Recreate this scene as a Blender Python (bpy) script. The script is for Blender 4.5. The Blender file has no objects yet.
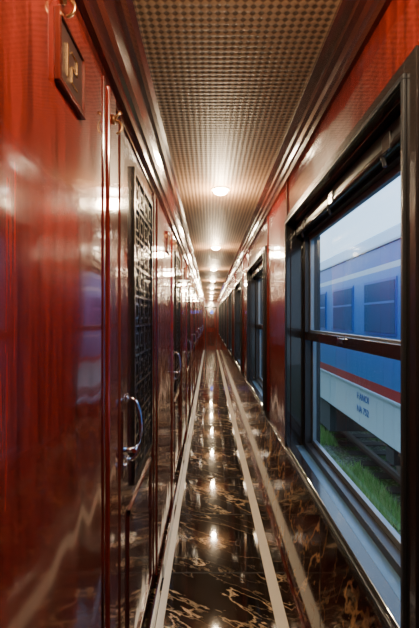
import bpy, bmesh, math, random
from mathutils import Vector, Matrix
random.seed(7)
CZ=1.5
XL=-0.29; XR=0.44; ZC=2.35; Y0=-1.2; Y1=18.75
scene=bpy.context.scene

# ---------------------------------------------------------------- materials
def newmat(name):
    m=bpy.data.materials.new(name); m.use_nodes=True
    nt=m.node_tree; b=nt.nodes['Principled BSDF']
    return m,nt,b
def simple(name,col,rough=0.4,metal=0.0,emit=None,es=0,coat=0):
    m,nt,b=newmat(name)
    b.inputs['Base Color'].default_value=(*col,1); b.inputs['Roughness'].default_value=rough
    b.inputs['Metallic'].default_value=metal; b.inputs['Coat Weight'].default_value=coat
    if emit: b.inputs['Emission Color'].default_value=(*emit,1); b.inputs['Emission Strength'].default_value=es
    return m
def N(nt,t,**kw):
    n=nt.nodes.new(t)
    for k,v in kw.items(): setattr(n,k,v)
    return n
def math_(nt,op,a,b=None):
    n=N(nt,'ShaderNodeMath',operation=op)
    for i,v in enumerate((a,b)):
        if v is None: continue
        if isinstance(v,(int,float)): n.inputs[i].default_value=v
        else: nt.links.new(v,n.inputs[i])
    return n.outputs[0]
def ramp(nt,fac,stops):
    r=N(nt,'ShaderNodeValToRGB'); nt.links.new(fac,r.inputs[0])
    e=r.color_ramp.elements
    while len(e)<len(stops): e.new(0.5)
    for i,(p,c) in enumerate(stops):
        e[i].position=p; e[i].color=(*c,1)
    return r.outputs[0]
def wood(name,c1,c2,rough=0.14,bump=0.05,sc=(14,14,0.9)):
    m,nt,b=newmat(name)
    tc=N(nt,'ShaderNodeTexCoord'); mp=N(nt,'ShaderNodeMapping'); mp.inputs['Scale'].default_value=sc
    nt.links.new(tc.outputs['Object'],mp.inputs[0])
    n=N(nt,'ShaderNodeTexNoise'); n.inputs['Scale'].default_value=3; n.inputs['Detail'].default_value=9; n.inputs['Roughness'].default_value=0.62; n.inputs['Distortion'].default_value=0.6
    nt.links.new(mp.outputs[0],n.inputs['Vector'])
    c=ramp(nt,n.outputs['Fac'],[(0.34,c1),(0.66,c2)])
    nt.links.new(c,b.inputs['Base Color'])
    b.inputs['Roughness'].default_value=rough
    b.inputs['Coat Weight'].default_value=0.8; b.inputs['Coat Roughness'].default_value=0.06
    n2=N(nt,'ShaderNodeTexNoise'); n2.inputs['Scale'].default_value=5; n2.inputs['Detail'].default_value=1
    mp2=N(nt,'ShaderNodeMapping'); mp2.inputs['Scale'].default_value=(1,1,0.4)
    nt.links.new(tc.outputs['Object'],mp2.inputs[0]); nt.links.new(mp2.outputs[0],n2.inputs['Vector'])
    bp=N(nt,'ShaderNodeBump'); bp.inputs['Strength'].default_value=bump*4; bp.inputs['Distance'].default_value=0.02
    nt.links.new(n2.outputs['Fac'],bp.inputs['Height'])
    nt.links.new(bp.outputs[0],b.inputs['Normal']); nt.links.new(bp.outputs[0],b.inputs['Coat Normal'])
    return m
def marble(name,base1,base2,vein,period,off,rough=0.08,vw=0.012,scale=2.2,rot=(0,0,0.6),st=(0.7,2.2,1.0),mlo=0.2):
    m,nt,b=newmat(name)
    tc=N(nt,'ShaderNodeTexCoord'); sp=N(nt,'ShaderNodeSeparateXYZ'); nt.links.new(tc.outputs['Object'],sp.inputs[0])
    t=math_(nt,'DIVIDE',math_(nt,'SUBTRACT',sp.outputs['Y'],off),period)
    idx=math_(nt,'FLOOR',t); fr=math_(nt,'FRACT',t)
    wn=N(nt,'ShaderNodeTexWhiteNoise',noise_dimensions='1D'); nt.links.new(idx,wn.inputs['W'])
    vm=N(nt,'ShaderNodeVectorMath',operation='SCALE'); nt.links.new(wn.outputs['Color'],vm.inputs[0]); vm.inputs['Scale'].default_value=20
    mr_=N(nt,'ShaderNodeMapping'); mr_.inputs['Rotation'].default_value=rot; nt.links.new(tc.outputs['Object'],mr_.inputs[0])
    ms_=N(nt,'ShaderNodeMapping'); ms_.inputs['Scale'].default_value=st; nt.links.new(mr_.outputs[0],ms_.inputs[0])
    va=N(nt,'ShaderNodeVectorMath',operation='ADD'); nt.links.new(ms_.outputs[0],va.inputs[0]); nt.links.new(vm.outputs[0],va.inputs[1])
    def veins(s,w,dist):
        n=N(nt,'ShaderNodeTexNoise'); n.inputs['Scale'].default_value=s; n.inputs['Detail'].default_value=6; n.inputs['Roughness'].default_value=0.55; n.inputs['Distortion'].default_value=dist
        nt.links.new(va.outputs[0],n.inputs['Vector'])
        a=math_(nt,'ABSOLUTE',math_(nt,'SUBTRACT',n.outputs['Fac'],0.5))
        mr=N(nt,'ShaderNodeMapRange'); nt.links.new(a,mr.inputs['Value']); mr.inputs['From Min'].default_value=0; mr.inputs['From Max'].default_value=w
        mr.inputs['To Min'].default_value=1; mr.inputs['To Max'].default_value=0
        return mr.outputs[0]
    v=math_(nt,'MAXIMUM',veins(scale,vw,0.1),math_(nt,'MULTIPLY',veins(scale*1.7,vw*0.8,0.1),0.4))
    mask=N(nt,'ShaderNodeTexNoise'); mask.inputs['Scale'].default_value=3; nt.links.new(va.outputs[0],mask.inputs['Vector'])
    mk=ramp(nt,mask.outputs['Fac'],[(0.36,(mlo,)*3),(0.56,(1,)*3)])
    v=math_(nt,'MULTIPLY',v,mk)
    cl=N(nt,'ShaderNodeTexNoise'); cl.inputs['Scale'].default_value=4; cl.inputs['Detail'].default_value=6; nt.links.new(va.outputs[0],cl.inputs['Vector'])
    bc=ramp(nt,cl.outputs['Fac'],[(0.35,base1),(0.7,base2)])
    mx=N(nt,'ShaderNodeMixRGB'); nt.links.new(v,mx.inputs[0]); nt.links.new(bc,mx.inputs[1]); mx.inputs[2].default_value=(*vein,1)
    j=math_(nt,'LESS_THAN',fr,0.010/period)
    mx2=N(nt,'ShaderNodeMixRGB'); nt.links.new(j,mx2.inputs[0]); nt.links.new(mx.outputs[0],mx2.inputs[1]); mx2.inputs[2].default_value=(0.003,0.002,0.002,1)
    nt.links.new(mx2.outputs[0],b.inputs['Base Color'])
    rr=math_(nt,'ADD',math_(nt,'MULTIPLY',j,0.6),rough); nt.links.new(rr,b.inputs['Roughness'])
    return m

M_red=wood('red_lacquer_wood',(0.075,0.007,0.005),(0.24,0.022,0.014))
M_redd=wood('dark_red_wood',(0.04,0.006,0.004),(0.13,0.014,0.009),0.16)
M_plum=wood('plum_lacquer',(0.05,0.014,0.012),(0.14,0.032,0.024),0.12)
M_cor=wood('cornice_wood',(0.022,0.005,0.004),(0.075,0.013,0.009),0.22,0.03,(14,0.9,14))
M_floor=marble('marble_floor',(0.010,0.007,0.006),(0.035,0.024,0.018),(0.85,0.62,0.38),0.7,2.35,0.05,0.011,2.0)
M_wm=marble('marble_wall',(0.030,0.007,0.006),(0.095,0.020,0.014),(0.95,0.55,0.24),0.743,0.1,0.07,0.020,1.9,(0.9,0,0),(1,0.8,2.2),0.3)
M_black=simple('black_lacquer',(0.016,0.013,0.013),0.22,coat=0.4)
M_alu=simple('dark_aluminium',(0.035,0.037,0.042),0.35,0.4)
M_sash=simple('sash_grey',(0.20,0.24,0.28),0.3,0.6)
M_sill=simple('sill_paint',(0.07,0.15,0.25),0.3)
M_cream=simple('cream_strip',(0.90,0.85,0.74),0.25)
M_chrome=simple('chrome',(0.75,0.75,0.76),0.12,1.0)
M_brass=simple('brass',(0.45,0.27,0.12),0.28,1.0)
M_plate=simple('plate_dark',(0.04,0.02,0.018),0.3)
M_frost=simple('smoked_glass',(0.13,0.14,0.14),0.12)
M_white=simple('white_plastic',(0.75,0.73,0.68),0.35)
M_lamp=simple('lamp_lens',(1,1,1),0.5,emit=(1.0,0.88,0.70),es=70)
M_sign=simple('sign_blue',(0.02,0.05,0.5),0.3,emit=(0.05,0.12,1.0),es=2.5)

# ceiling weave
M_ceil,nt,b=newmat('embossed_ceiling')
tc=N(nt,'ShaderNodeTexCoord'); sp=N(nt,'ShaderNodeSeparateXYZ'); nt.links.new(tc.outputs['Object'],sp.inputs[0])
k=math.pi/0.024
s1=math_(nt,'SINE',math_(nt,'MULTIPLY',math_(nt,'ADD',sp.outputs['X'],sp.outputs['Y']),k))
s2=math_(nt,'SINE',math_(nt,'MULTIPLY',math_(nt,'SUBTRACT',sp.outputs['X'],sp.outputs['Y']),k))
pr=math_(nt,'MULTIPLY',s1,s2)
f=math_(nt,'ADD',math_(nt,'MULTIPLY',pr,0.5),0.5)
c=ramp(nt,f,[(0.25,(0.07,0.038,0.022)),(0.62,(0.30,0.18,0.105))])
nt.links.new(c,b.inputs['Base Color']); b.inputs['Roughness'].default_value=0.55; b.inputs['Specular IOR Level'].default_value=0.3
bp=N(nt,'ShaderNodeBump'); bp.inputs['Strength'].default_value=0.5; bp.inputs['Distance'].default_value=0.003
nt.links.new(f,bp.inputs['Height']); nt.links.new(bp.outputs[0],b.inputs['Normal'])

# glass
M_glass=bpy.data.materials.new('window_glass'); M_glass.use_nodes=True; nt=M_glass.node_tree; nt.nodes.clear()
o=N(nt,'ShaderNodeOutputMaterial'); mix=N(nt,'ShaderNodeMixShader'); tr=N(nt,'ShaderNodeBsdfTransparent'); gl=N(nt,'ShaderNodeBsdfGlossy'); lw=N(nt,'ShaderNodeLayerWeight')
lw.inputs[0].default_value=0.5
tr.inputs[0].default_value=(0.88,0.96,1.0,1); gl.inputs['Roughness'].default_value=0.01
fac=math_(nt,'ADD',math_(nt,'MULTIPLY',math_(nt,'POWER',lw.outputs['Facing'],4.0),0.8),0.07)
nt.links.new(fac,mix.inputs[0]); nt.links.new(tr.outputs[0],mix.inputs[1]); nt.links.new(gl.outputs[0],mix.inputs[2]); nt.links.new(mix.outputs[0],o.inputs[0])

# ---------------------------------------------------------------- mesh builder
class MB:
    def __init__(s): s.bm=bmesh.new(); s.mats=[]
    def mi(s,m):
        if m not in s.mats: s.mats.append(m)
        return s.mats.index(m)
    def box(s,x0,x1,y0,y1,z0,z1,m):
        i=s.mi(m); x0,x1=sorted((x0,x1)); y0,y1=sorted((y0,y1)); z0,z1=sorted((z0,z1))
        v=[s.bm.verts.new(p) for p in [(x0,y0,z0),(x1,y0,z0),(x1,y1,z0),(x0,y1,z0),(x0,y0,z1),(x1,y0,z1),(x1,y1,z1),(x0,y1,z1)]]
        for q in [(0,3,2,1),(4,5,6,7),(0,1,5,4),(1,2,6,5),(2,3,7,6),(3,0,4,7)]:
            f=s.bm.faces.new([v[a] for a in q]); f.material_index=i
    def pane(s,x,y0,y1,z0,z1,m):
        f=s.bm.faces.new([s.bm.verts.new(p) for p in ((x,y0,z0),(x,y1,z0),(x,y1,z1),(x,y0,z1))]); f.material_index=s.mi(m)
    def tube(s,pts,r,m,n=10,smooth=True):
        i=s.mi(m); pts=[Vector(p) for p in pts]; rings=[]
        for a,p in enumerate(pts):
            d=(pts[min(a+1,len(pts)-1)]-pts[max(a-1,0)]).normalized()
            up=Vector((0,0,1)) if abs(d.z)<0.9 else Vector((1,0,0))
            if len(pts)>6: up=Vector((0,1,0))
            u=d.cross(up).normalized(); w=d.cross(u)
            rr=r[a] if isinstance(r,(list,tuple)) else r
            rings.append([s.bm.verts.new(p+(u*math.cos(t)+w*math.sin(t))*rr) for t in [2*math.pi*q/n for q in range(n)]])
        for a in range(len(rings)-1):
            for q in range(n):
                f=s.bm.faces.new([rings[a][q],rings[a][(q+1)%n],rings[a+1][(q+1)%n],rings[a+1][q]]); f.material_index=i; f.smooth=smooth
        for rg in (rings[0],rings[-1]):
            f=s.bm.faces.new(rg); f.material_index=i
    def prof(s,pts,y0,y1,m,closed=True):
        i=s.mi(m) if not isinstance(m,list) else None
        a=[s.bm.verts.new((x,y0,z)) for x,z in pts]; c=[s.bm.verts.new((x,y1,z)) for x,z in pts]
        n=len(pts)
        for q in range(n if closed else n-1):
            f=s.bm.faces.new([a[q],a[(q+1)%n],c[(q+1)%n],c[q]]); f.material_index=i if i is not None else s.mi(m[q])
        if closed:
            for rg in (a,c):
                f=s.bm.faces.new(rg); f.material_index=i if i is not None else s.mi(m[0])
    def done(s,name,bevel=0,parent=None):
        bmesh.ops.recalc_face_normals(s.bm,faces=s.bm.faces)
        me=bpy.data.meshes.new(name); s.bm.to_mesh(me); s.bm.free()
        for m in s.mats: me.materials.append(m)
        ob=bpy.data.objects.new(name,me); scene.collection.objects.link(ob)
        if bevel:
            bv=ob.modifiers.new('bevel','BEVEL'); bv.width=bevel; bv.segments=2; bv.limit_method='ANGLE'
        if parent: ob.parent=parent
        return ob
def inst(ob,name,dy):
    o=ob.copy(); o.name=name; o.location.y=ob.location.y+dy; scene.collection.objects.link(o); return o

# ---------------------------------------------------------------- shell
mb=MB(); mb.box(-0.36,0.60,Y0,Y1,-0.08,0.0,M_floor); mb.done('floor')
mb=MB(); mb.box(-0.36,0.60,Y0,Y1,ZC,ZC+0.06,M_ceil); mb.done('ceiling')
mb=MB(); mb.box(-0.262,-0.225,Y0,Y1,0,0.004,M_cream); mb.done('trim_1')
mb=MB(); mb.box(0.325,0.385,Y0,Y1,0,0.004,M_cream); mb.done('trim_2')
mb=MB(); mb.box(XL+0.0121,XL+0.022,Y0,Y1,0,0.10,M_redd); mb.done('baseboard_left',0.003)
mb=MB(); mb.box(XR-0.018,XR,Y0,Y1,0,0.09,M_redd); mb.done('baseboard_right',0.003)
mb=MB(); P=[(-0.309,0.689),(-0.275,0.689),(-0.270,0.70),(-0.270,0.718),(-0.258,0.724),(-0.250,0.745),(-0.236,0.765),(-0.236,0.785),(-0.222,0.790),(-0.214,0.815),(-0.200,0.825),(-0.200,0.85),(-0.309,0.85)]
mb.prof([(x,CZ+z) for x,z in P],Y0,Y1,M_cor); mb.done('trim_3')
mb=MB(); P=[(XR,0.765),(0.425,0.765),(0.420,0.785),(0.408,0.79),(0.400,0.805),(0.385,0.812),(0.380,0.825),(0.362,0.83),(0.350,0.835),(0.350,0.85),(XR,0.85)]
mb.prof([(x,CZ+z) for x,z in P],Y0,Y1,M_cor); mb.done('trim_4')
mb=MB(); mb.box(-0.36,0.60,Y1,Y1+0.06,-0.08,ZC+0.06,M_red); mb.done('wall_far')
mb=MB(); mb.box(-0.36,0.60,Y0-0.06,Y0,-0.08,ZC+0.06,M_redd); mb.done('wall_back')
YD=Y1-0.001
mb=MB()
mb.box(-0.22,-0.17,YD-0.03,YD,0.004,2.02,M_black); mb.box(0.30,0.33,YD-0.03,YD,0.004,2.02,M_black); mb.box(-0.22,0.33,YD-0.03,YD,1.97,2.02,M_black)
mb.box(-0.17,0.30,YD-0.02,YD,0.004,1.97,M_red)
mb.box(-0.10,0.23,YD-0.03,YD-0.02,1.05,1.80,M_redd); mb.box(-0.10,0.23,YD-0.03,YD-0.02,0.2,0.85,M_redd)
mb.tube([(0.25,YD-0.06,0.95),(0.25,YD-0.06,1.1)],0.01,M_chrome)
mb.tube([(0.25,YD-0.02,0.97),(0.25,YD-0.06,0.97)],0.007,M_chrome); mb.tube([(0.25,YD-0.02,1.08),(0.25,YD-0.06,1.08)],0.007,M_chrome)
mb.done('door_end',0.002)
mb=MB(); mb.box(0.03,0.17,Y1-0.09,Y1-0.065,1.70,1.86,M_white); mb.box(0.04,0.16,Y1-0.094,Y1-0.09,1.71,1.85,M_sign); mb.tube([(0.1,Y1-0.078,1.86),(0.1,Y1-0.078,ZC)],0.005,M_chrome); mb.done('exit_sign')
# pale cream strips at the foot of the bulkheads
mb=MB()
for k in range(0,8):
    mb.box(XL+0.0225,XL+0.030,2.30+1.9*k,2.94+1.9*k,0.005,0.085,M_cream)
mb.done('trim_9',0.002)

# ---------------------------------------------------------------- right wall
WY0,WY1=0.86,2.17
PER=2.23; WZ0,WZ1=0.80,2.008
wins=[(WY0+PER*k,WY1+PER*k) for k in range(-1,8)]
mb=MB()
mb.box(XR,0.60,Y0,Y1,-0.08,WZ0-0.05,M_wm)
mb.box(XR,0.60,Y0,Y1,WZ0-0.05,WZ0,M_red)
mb.box(XR,0.60,Y0,Y1,WZ1,ZC+0.06,M_red)
y=Y0
for a,b_ in wins+[(Y1,Y1)]:
    if a>y: mb.box(XR,0.60,y,a,WZ0,WZ1,M_red)
    y=b_
mb.done('wall_right')
mb=MB()
mb.box(XR-0.012,XR,Y0,Y1,WZ0-0.065,WZ0-0.045,M_black)
mb.done('trim_5',0.002)
mb=MB()
for a,b_ in wins:
    if b_+0.12<Y1:
        for yy in (b_+0.075,b_+0.84):
            mb.box(XR-0.008,XR,yy-0.008,yy+0.008,WZ0,CZ+0.765,M_redd)
mb.done('trim_6',0.002)

def window(name,a,b_):
    mb=MB(); t=0.05
    xo=XR-0.022
    mb.box(xo,XR,a-t,a,WZ0-0.045,WZ1+0.045,M_black); mb.box(xo,XR,b_,b_+t,WZ0-0.045,WZ1+0.045,M_black)
    mb.box(xo,XR,a,b_,WZ1,WZ1+0.045,M_black); mb.box(xo,XR,a,b_,WZ0-0.045,WZ0,M_black)
    for q in (0.012,):
        mb.box(xo-0.008,xo,a-q,a,WZ0,WZ1,M_alu); mb.box(xo-0.008,xo,b_,b_+q,WZ0,WZ1,M_alu)
        mb.box(xo-0.008,xo,a-q,b_+q,WZ1,WZ1+q,M_alu); mb.box(xo-0.008,xo,a-q,b_+q,WZ0-q,WZ0,M_alu)
    l=0.006
    mb.box(XR,0.60,a,a+l,WZ0,WZ1,M_black); mb.box(XR,0.60,b_-l,b_,WZ0,WZ1,M_black); mb.box(XR,0.60,a,b_,WZ1-l,WZ1,M_black)
    mb.box(XR-0.022,XR+0.022,a,b_,WZ0,WZ0+0.016,M_black)
    mb.box(XR+0.022,0.60,a,b_,WZ0,WZ0+0.012,M_sill)
    g0,g1=a+0.07,b_-0.055; z0,z1=CZ-0.66,CZ+0.43; x0,x1=0.505,0.575
    mb.box(x0,x1,a+l,g0,WZ0+0.01,WZ1,M_alu); mb.box(x0,x1,g1,b_-l,WZ0+0.01,WZ1,M_alu)
    mb.box(x0,x1,g0,g1,z1,WZ1,M_alu); mb.box(x0,x1,g0,g1,WZ0+0.01,z0,M_alu)
    zm=CZ-0.085; s=0.022
    for (u0,u1,xx) in ((zm,z1,0.528),(z0,zm,0.54)):
        mb.box(xx,xx+0.02,g0,g0+s,u0,u1,M_sash); mb.box(xx,xx+0.02,g1-s,g1,u0,u1,M_sash)
        mb.box(xx,xx+0.02,g0+s,g1-s,u1-s,u1,M_sash); mb.box(xx,xx+0.02,g0+s,g1-s,u0,u0+s,M_sash)
        mb.pane(xx+0.01,g0+s,g1-s,u0+s,u1-s,M_glass)
    mb.box(0.502,0.528,g0,g1,zm-0.028,zm+0.014,M_black)
    mb.box(0.465,0.504,a+0.02,b_-0.02,WZ1-0.062,WZ1-0.012,M_alu)
    mb.tube([(0.473,a+0.03,WZ1-0.062),(0.473,b_-0.03,WZ1-0.062)],0.012,M_black)
    for yy in (b_-0.22,(a+b_)/2,a+0.18):
        mb.box(0.457,0.465,yy-0.022,yy+0.022,WZ1-0.075,WZ1-0.03,M_black)
        mb.tube([(0.463,yy,WZ1-0.07),(0.450,yy,WZ1-0.09),(0.457,yy,WZ1-0.115)],0.006,M_alu,8)
    mb.box(0.492,0.502,(a+b_)/2-0.03,(a+b_)/2+0.03,zm-0.01,zm+0.008,M_chrome)
    return mb.done(name,0.0025)
w0=window('window_1',*wins[0])
for k in range(1,len(wins)): inst(w0,'window_%d'%(k+1),PER*k)

# ---------------------------------------------------------------- left wall
LP=1.9
mb=MB(); mb.box(-0.36,XL-0.02,Y0,Y1,-0.08,ZC+0.06,M_redd); mb.done('wall_left')
mb=MB(); mb.box(XL-0.0199,XL+0.0,Y0,Y1,CZ+0.6551,CZ+0.688,M_redd); mb.done('trim_7',0.003)
mb=MB()
for k in range(-1,10):
    b0=1.115+LP*k
    y1=min(b0+0.075,Y1)
    mb.box(XL-0.0199,XL+0.012,b0,y1,0.0,CZ+0.65,M_red)
    mb.box(XL-0.0199,XL-0.004,y1,min(y1+0.11,Y1),0.0,CZ+0.65,M_red)
mb.done('trim_8',0.004)
def panel():
    mb=MB(); b0=1.115
    y0,y1=b0+1.06-LP,b0-0.03
    mb.box(XL-0.0199,XL+0.004,y0,y1,0.10,CZ+0.65,M_red)
    mb.box(XL+0.004,XL+0.008,y1-0.016,y1,0.10,CZ+0.65,M_redd)
    mb.box(XL+0.004,XL+0.008,y0,y0+0.016,0.10,CZ+0.65,M_redd)
    return mb.done('bulkhead_panel',0.004)
p0=panel(); p0.location.y=0
for k in range(1,10): inst(p0,'bulkhead_panel',LP*k)
def cdoor():
    mb=MB(); y0=1.115+0.19; y1=y0+0.84; x=XL-0.0199
    z1=CZ+0.65
    mb.box(x,XL-0.006,y0,y1,0.10,z1,M_plum)
    mb.box(XL-0.006,XL+0.0,y0,y0+0.05,0.10,z1,M_plum); mb.box(XL-0.006,XL+0.002,y1-0.06,y1,0.10,z1,M_redd)
    g0,g1=1.53,1.97; h0,h1=CZ-0.61,CZ+0.55
    mb.box(XL-0.006,XL-0.004,g0,g1,h0,h1,M_frost)
    fw=0.022
    for (a,b_,c,d) in ((g0-fw,g0,h0-fw,h1+fw),(g1,g1+fw,h0-fw,h1+fw),(g0,g1,h1,h1+fw),(g0,g1,h0-fw,h0)):
        mb.box(XL-0.006,XL+0.008,a,b_,c,d,M_black)
    nx,nz=4,10; cw=(g1-g0)/nx; ch=(h1-h0)/nz; r=0.0045; xa,xb=XL-0.004,XL+0.004
    for i in range(1,nx): mb.box(xa,xb,g0+i*cw-r,g0+i*cw+r,h0,h1,M_black)
    for j in range(1,nz): mb.box(xa,xb,g0,g1,h0+j*ch-r,h0+j*ch+r,M_black)
    for i in range(nx):
        for j in range(nz):
            cy=g0+(i+.5)*cw; cz=h0+(j+.5)*ch; s=0.028
            mb.box(xa,xb-0.001,cy-s,cy+s,cz+s-r,cz+s+r,M_black); mb.box(xa,xb-0.001,cy-s,cy+s,cz-s-r,cz-s+r,M_black)
            mb.box(xa,xb-0.001,cy-s-r,cy-s+r,cz-s,cz+s,M_black); mb.box(xa,xb-0.001,cy+s-r,cy+s+r,cz-s,cz+s,M_black)
            if (i+j)%2:
                mb.box(xa,xb-0.001,cy-r,cy+r,cz+s,cz+ch/2,M_black); mb.box(xa,xb-0.001,cy-r,cy+r,cz-ch/2,cz-s,M_black)
            else:
                mb.box(xa,xb-0.001,cy+s,cy+cw/2,cz-r,cz+r,M_black); mb.box(xa,xb-0.001,cy-cw/2,cy-s,cz-r,cz+r,M_black)
    for (a,b_,c,d) in ((1.44,1.46,0.2,0.8),(2.00,2.02,0.2,0.8),(1.44,2.02,0.2,0.215),(1.44,2.02,0.785,0.8)):
        mb.box(XL-0.006,XL+0.002,a,b_,c,d,M_redd)
    mb.box(XL,XL+0.005,1.322,1.352,0.97,1.19,M_chrome)
    mb.tube([(XL+0.002,1.337,1.06),(XL+0.04,1.337,1.06)],0.009,M_chrome)
    mb.tube([(XL+0.04,1.325,1.06),(XL+0.042,1.37,1.062),(XL+0.04,1.42,1.055)],[0.008,0.007,0.006],M_chrome)
    mb.tube([(XL+0.003,1.337,1.005),(XL+0.014,1.337,1.005)],0.012,M_chrome,14)
    pts=[]
    for q in range(17):
        t=math.pi*q/16
        pts.append((XL-0.004+0.05*math.sin(t)**0.6,1.425,1.105-0.11*math.cos(t)))
    mb.tube(pts,0.0065,M_chrome)
    for zz in (0.995,1.215): mb.tube([(XL-0.006,1.425,zz),(XL+0.001,1.425,zz)],0.016,M_chrome,14)
    mb.box(XL+0.0225,XL+0.026,y0,y1,0.005,0.03,M_cream)
    return mb.done('door_1')
d0=cdoor()
inst(d0,'door_2',-LP)
for k in range(1,9): inst(d0,'door_%d'%(k+2),LP*k)

def nplate():
    mb=MB(); x=XL+0.0041; a,b_=0.745,0.88; z0,z1=CZ+0.45,CZ+0.565
    mb.box(x,x+0.006,a,b_,z0,z1,M_plate)
    t=0.01
    for q in ((a-t,a,z0-t,z1+t),(b_,b_+t,z0-t,z1+t),(a,b_,z1,z1+t),(a,b_,z0-t,z0)): mb.box(x,x+0.011,*q,M_redd)
    for q in ((0.785,0.79,z0+.025,z1-.025),(0.81,0.845,z1-.03,z1-.025),(0.81,0.845,z0+.055,z0+.06),(0.81,0.845,z0+.025,z0+.03),(0.84,0.845,z0+.055,z1-.025),(0.81,0.815,z0+.025,z0+.06)):
        mb.box(x+0.006,x+0.008,*q,M_brass)
    return mb.done('cabin_number_plate',0.0015)
n0=nplate()
for k in range(1,9): inst(n0,'cabin_number_plate',LP*k)

def hook(y,z,x):
    mb=MB()
    mb.tube([(0,0,0),(0.006,0,0)],0.014,M_brass,16)
    pts=[(0.005,0,0)]+[(0.010+0.016*math.sin(t),0,-0.004-0.018+0.018*math.cos(t)) for t in [i*math.pi/8 for i in range(0,9)]]
    mb.tube(pts,0.0035,M_brass,8)
    mb.tube([(0.005,0,0.0),(0.014,0,0.014),(0.024,0,0.022)],[0.004,0.0035,0.006],M_brass,8)
    o=mb.done('coat_hook'); o.location=(x,y,z); return o
h=hook(1.15,CZ+0.57,XL+0.0125)
for k in range(1,9): inst(h,'coat_hook',LP*k)
h=hook(0.77,CZ+0.62,XL+0.0045)
h=hook(2.64,CZ+0.54,XL+0.0045)
for k in range(1,8): inst(h,'coat_hook',LP*k)

# ---------------------------------------------------------------- downlights
mb=MB(); n=32
def ring(r,z): return [mb.bm.verts.new((r*math.cos(2*math.pi*q/n),r*math.sin(2*math.pi*q/n),z)) for q in range(n)]
R=[ring(0.064,0.0),ring(0.061,-0.006),ring(0.052,-0.008),ring(0.050,-0.009),ring(0.046,-0.020),ring(0.034,-0.029),ring(0.016,-0.033)]
i=mb.mi(M_white); li=mb.mi(M_lamp)
for a in range(6):
    for q in range(n):
        f=mb.bm.faces.new([R[a][q],R[a][(q+1)%n],R[a+1][(q+1)%n],R[a+1][q]]); f.material_index=i if a<3 else li; f.smooth=True
f=mb.bm.faces.new(R[6]); f.material_index=li
dl=mb.done('ceiling_downlight'); dl.location=(0.073,0.50,ZC)
lights=[dl]
for k in range(1,9): lights.append(inst(dl,'ceiling_downlight',2.14*k))
for o in lights:
    L=bpy.data.lights.new('lamp','POINT'); L.shadow_soft_size=0.03; L.energy=42; L.color=(1.0,0.76,0.47)
    lo=bpy.data.objects.new('lamp',L); scene.collection.objects.link(lo); lo.parent=o; lo.location=(0,0,-0.095)

# ---------------------------------------------------------------- outside: neighbouring railcar
M_tw=simple('railcar_pale',(0.50,0.62,0.70),0.35)
M_tb=simple('railcar_blue',(0.02,0.11,0.42),0.3)
M_tl=simple('railcar_light_blue',(0.05,0.21,0.54),0.3)
M_tr=simple('railcar_red',(0.5,0.02,0.03),0.35)
M_roof=simple('railcar_roof',(0.42,0.53,0.60),0.4)
M_tg=simple('railcar_window',(0.04,0.12,0.26),0.08)
M_ub=simple('underframe',(0.05,0.055,0.06),0.7)
M_steel=simple('rail_steel',(0.22,0.17,0.14),0.45,0.7)
M_sleep=simple('sleeper',(0.10,0.10,0.09),0.85)
car=bpy.data.objects.new('passenger_railcar',None); scene.collection.objects.link(car)
XB=2.4; YA,YB=-6,36
mb=MB()
prof=[(XB+0.05,-0.25),(XB,-0.2),(XB,0.42),(XB,0.56),(XB,1.05),(XB,1.09),(XB,2.16),(XB,2.24),(XB,2.50),(XB+0.04,2.56),(XB+0.2,2.78),(XB+0.6,3.0),(XB+1.4,3.12),(XB+2.2,3.0),(XB+2.6,2.78),(XB+2.8,2.48),(XB+2.8,-0.25)]
mats=[M_ub,M_tw,M_tr,M_tl,M_tw,M_tl,M_tw,M_tb,M_tw,M_roof,M_roof,M_roof,M_roof,M_roof,M_roof,M_tb,M_ub]
for (ya,yb) in ((YA,15.5),(16.2,YB)):
    mb.prof(prof,ya,yb,mats)
mb.box(XB+0.5,XB+2.3,15.5,16.2,0,2.3,M_ub)
mb.done('car_body',0,car)
mb=MB()
yy=YA+0.3
while yy<YB-1.2:
    if not (14.2<yy<16.4):
        mb.box(XB-0.012,XB,yy-0.04,yy+1.04,1.26,2.04,M_tb)
        mb.box(XB-0.02,XB-0.008,yy,yy+1.0,1.30,2.00,M_tg)
        mb.box(XB-0.024,XB-0.02,yy,yy+1.0,1.70,1.73,M_tl)
    yy+=1.55
yy=YA
while yy<YB:
    mb.box(XB-0.008,XB,yy,yy+0.03,-0.2,0.40,M_tw)
    yy+=1.55
mb.box(XB-0.015,XB,YA,YB,0.38,0.41,M_tw)
mb.box(XB-0.03,XB,YA,YB,2.50,2.53,M_roof)
mb.done('side_windows',0,car)
mb=MB()
mb.box(XB+0.3,XB+2.5,YA,YB,-0.42,-0.25,M_ub)
def wheel(x,y,z,r):
    mb.tube([(x,y,z),(x+0.12,y,z)],r,M_steel,28); mb.tube([(x-0.03,y,z),(x,y,z)],r*0.35,M_ub,16)
for by in (-3.5,5.6,13.2,19,33):
    for dy in (-1.05,1.05):
        for wx in (3.22,4.25): wheel(wx,by+dy,-0.78,0.40)
        mb.tube([(3.2,by+dy,-0.78),(4.4,by+dy,-0.78)],0.07,M_ub)
        mb.box(3.0,3.18,by+dy-0.15,by+dy+0.15,-0.9,-0.66,M_ub)
        for sy in (-0.28,0.28):
            for q in range(5): mb.tube([(3.08,by+dy+sy,-0.70+q*0.05),(3.08,by+dy+sy,-0.68+q*0.05)],0.07,M_steel,12)
    mb.box(3.02,3.15,by-1.5,by+1.5,-0.52,-0.42,M_ub); mb.box(3.0,3.14,by-0.4,by+0.4,-0.8,-0.42,M_ub)
for by in (0.2,9.2,25.5):
    mb.box(XB+0.1,XB+0.9,by-0.9,by+0.4,-0.85,-0.3,M_ub); mb.tube([(XB+0.3,by+0.5,-0.6),(XB+0.3,by+1.6,-0.6)],0.17,M_steel,20)
mb.done('bogies',0,car)
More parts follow.
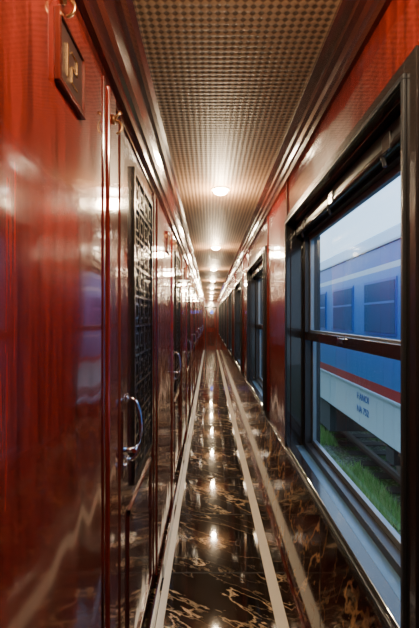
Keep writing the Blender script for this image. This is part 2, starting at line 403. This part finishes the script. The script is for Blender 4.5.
for (txt,ty,tz,s) in (('HANOI',6.5,0.20,0.15),('NA 752',6.5,0.0,0.15)):
    cu=bpy.data.curves.new('lettering','FONT'); cu.body=txt; cu.size=s; cu.extrude=0.002; cu.materials.append(M_tb)
    to=bpy.data.objects.new('lettering',cu); scene.collection.objects.link(to); to.parent=car
    to.location=(XB-0.006,ty,tz); to.rotation_euler=(math.pi/2,0,-math.pi/2)

M_gr,nt,b=newmat('gravel_and_grass')
tc=N(nt,'ShaderNodeTexCoord')
n1=N(nt,'ShaderNodeTexNoise'); n1.inputs['Scale'].default_value=1.6; n1.inputs['Detail'].default_value=6; nt.links.new(tc.outputs['Object'],n1.inputs['Vector'])
n2=N(nt,'ShaderNodeTexVoronoi'); n2.inputs['Scale'].default_value=22; nt.links.new(tc.outputs['Object'],n2.inputs['Vector'])
g1=ramp(nt,n2.outputs['Distance'],[(0.1,(0.42,0.46,0.40)),(0.6,(0.12,0.15,0.11))])
g2=ramp(nt,n2.outputs['Distance'],[(0.1,(0.18,0.36,0.12)),(0.6,(0.06,0.15,0.04))])
mk=ramp(nt,n1.outputs['Fac'],[(0.40,(0,0,0)),(0.54,(1,1,1))])
mx=N(nt,'ShaderNodeMixRGB'); nt.links.new(mk,mx.inputs[0]); nt.links.new(g1,mx.inputs[1]); nt.links.new(g2,mx.inputs[2])
nt.links.new(mx.outputs[0],b.inputs['Base Color']); b.inputs['Roughness'].default_value=0.9
bp=N(nt,'ShaderNodeBump'); bp.inputs['Strength'].default_value=0.8; bp.inputs['Distance'].default_value=0.03; nt.links.new(n2.outputs['Distance'],bp.inputs['Height']); bp.invert=True; nt.links.new(bp.outputs[0],b.inputs['Normal'])
mb=MB(); mb.box(-4,40,-20,60,-1.5,-1.32,M_gr); mb.done('ground')
mb=MB()
for rx in (3.25,4.28):
    mb.prof([(rx-0.06,-1.29),(rx+0.06,-1.29),(rx+0.015,-1.27),(rx+0.01,-1.22),(rx+0.033,-1.21),(rx+0.033,-1.18),(rx-0.033,-1.18),(rx-0.033,-1.21),(rx-0.01,-1.22),(rx-0.015,-1.27)],-8,38,M_steel)
yy=-8
while yy<38:
    mb.box(2.9,4.7,yy,yy+0.22,-1.32,-1.29,M_sleep); yy+=0.6
mb.done('railway_track')
M_gs=simple('grass_blade',(0.20,0.46,0.10),0.6)
M_gs2=simple('grass_blade_pale',(0.36,0.54,0.20),0.6)
mb=MB(); g_=[mb.mi(M_gs),mb.mi(M_gs2)]
for q in range(60000):
    y=random.uniform(1,16); x=random.uniform(0.9,2.82)
    if math.sin(x*5+1.3*y)+math.sin(y*2.3-x*3)+random.uniform(-.4,.4)<-0.4: continue
    a=random.uniform(0,6.28); w=0.010; hh=random.uniform(0.05,0.22); lx,ly=random.uniform(-.07,.07),random.uniform(-.07,.07)
    if x+lx>2.85: lx=-lx
    v=[mb.bm.verts.new(p) for p in ((x-w*math.cos(a),y-w*math.sin(a),-1.32),(x+w*math.cos(a),y+w*math.sin(a),-1.32),(x+lx,y+ly,-1.32+hh))]
    f=mb.bm.faces.new(v); f.material_index=g_[q%2]
mb.done('grass_tufts')

# ---------------------------------------------------------------- world
w=bpy.data.worlds.new('World'); scene.world=w; w.use_nodes=True; nt=w.node_tree
bg=nt.nodes['Background']; tc=N(nt,'ShaderNodeTexCoord'); sp=N(nt,'ShaderNodeSeparateXYZ'); nt.links.new(tc.outputs['Generated'],sp.inputs[0])
c=ramp(nt,sp.outputs['Z'],[(0.0,(0.44,0.60,0.76)),(0.6,(0.44,0.64,0.95))]); nt.links.new(c,bg.inputs[0]); bg.inputs[1].default_value=3.8

# ---------------------------------------------------------------- camera
cd=bpy.data.cameras.new('cam'); cam=bpy.data.objects.new('camera',cd); scene.collection.objects.link(cam)
cam.location=(0,0,CZ); cam.rotation_euler=(math.pi/2,0,0); cd.sensor_width=36; cd.lens=400/628*36; cd.shift_y=4/628; cd.clip_start=0.01
scene.camera=cam
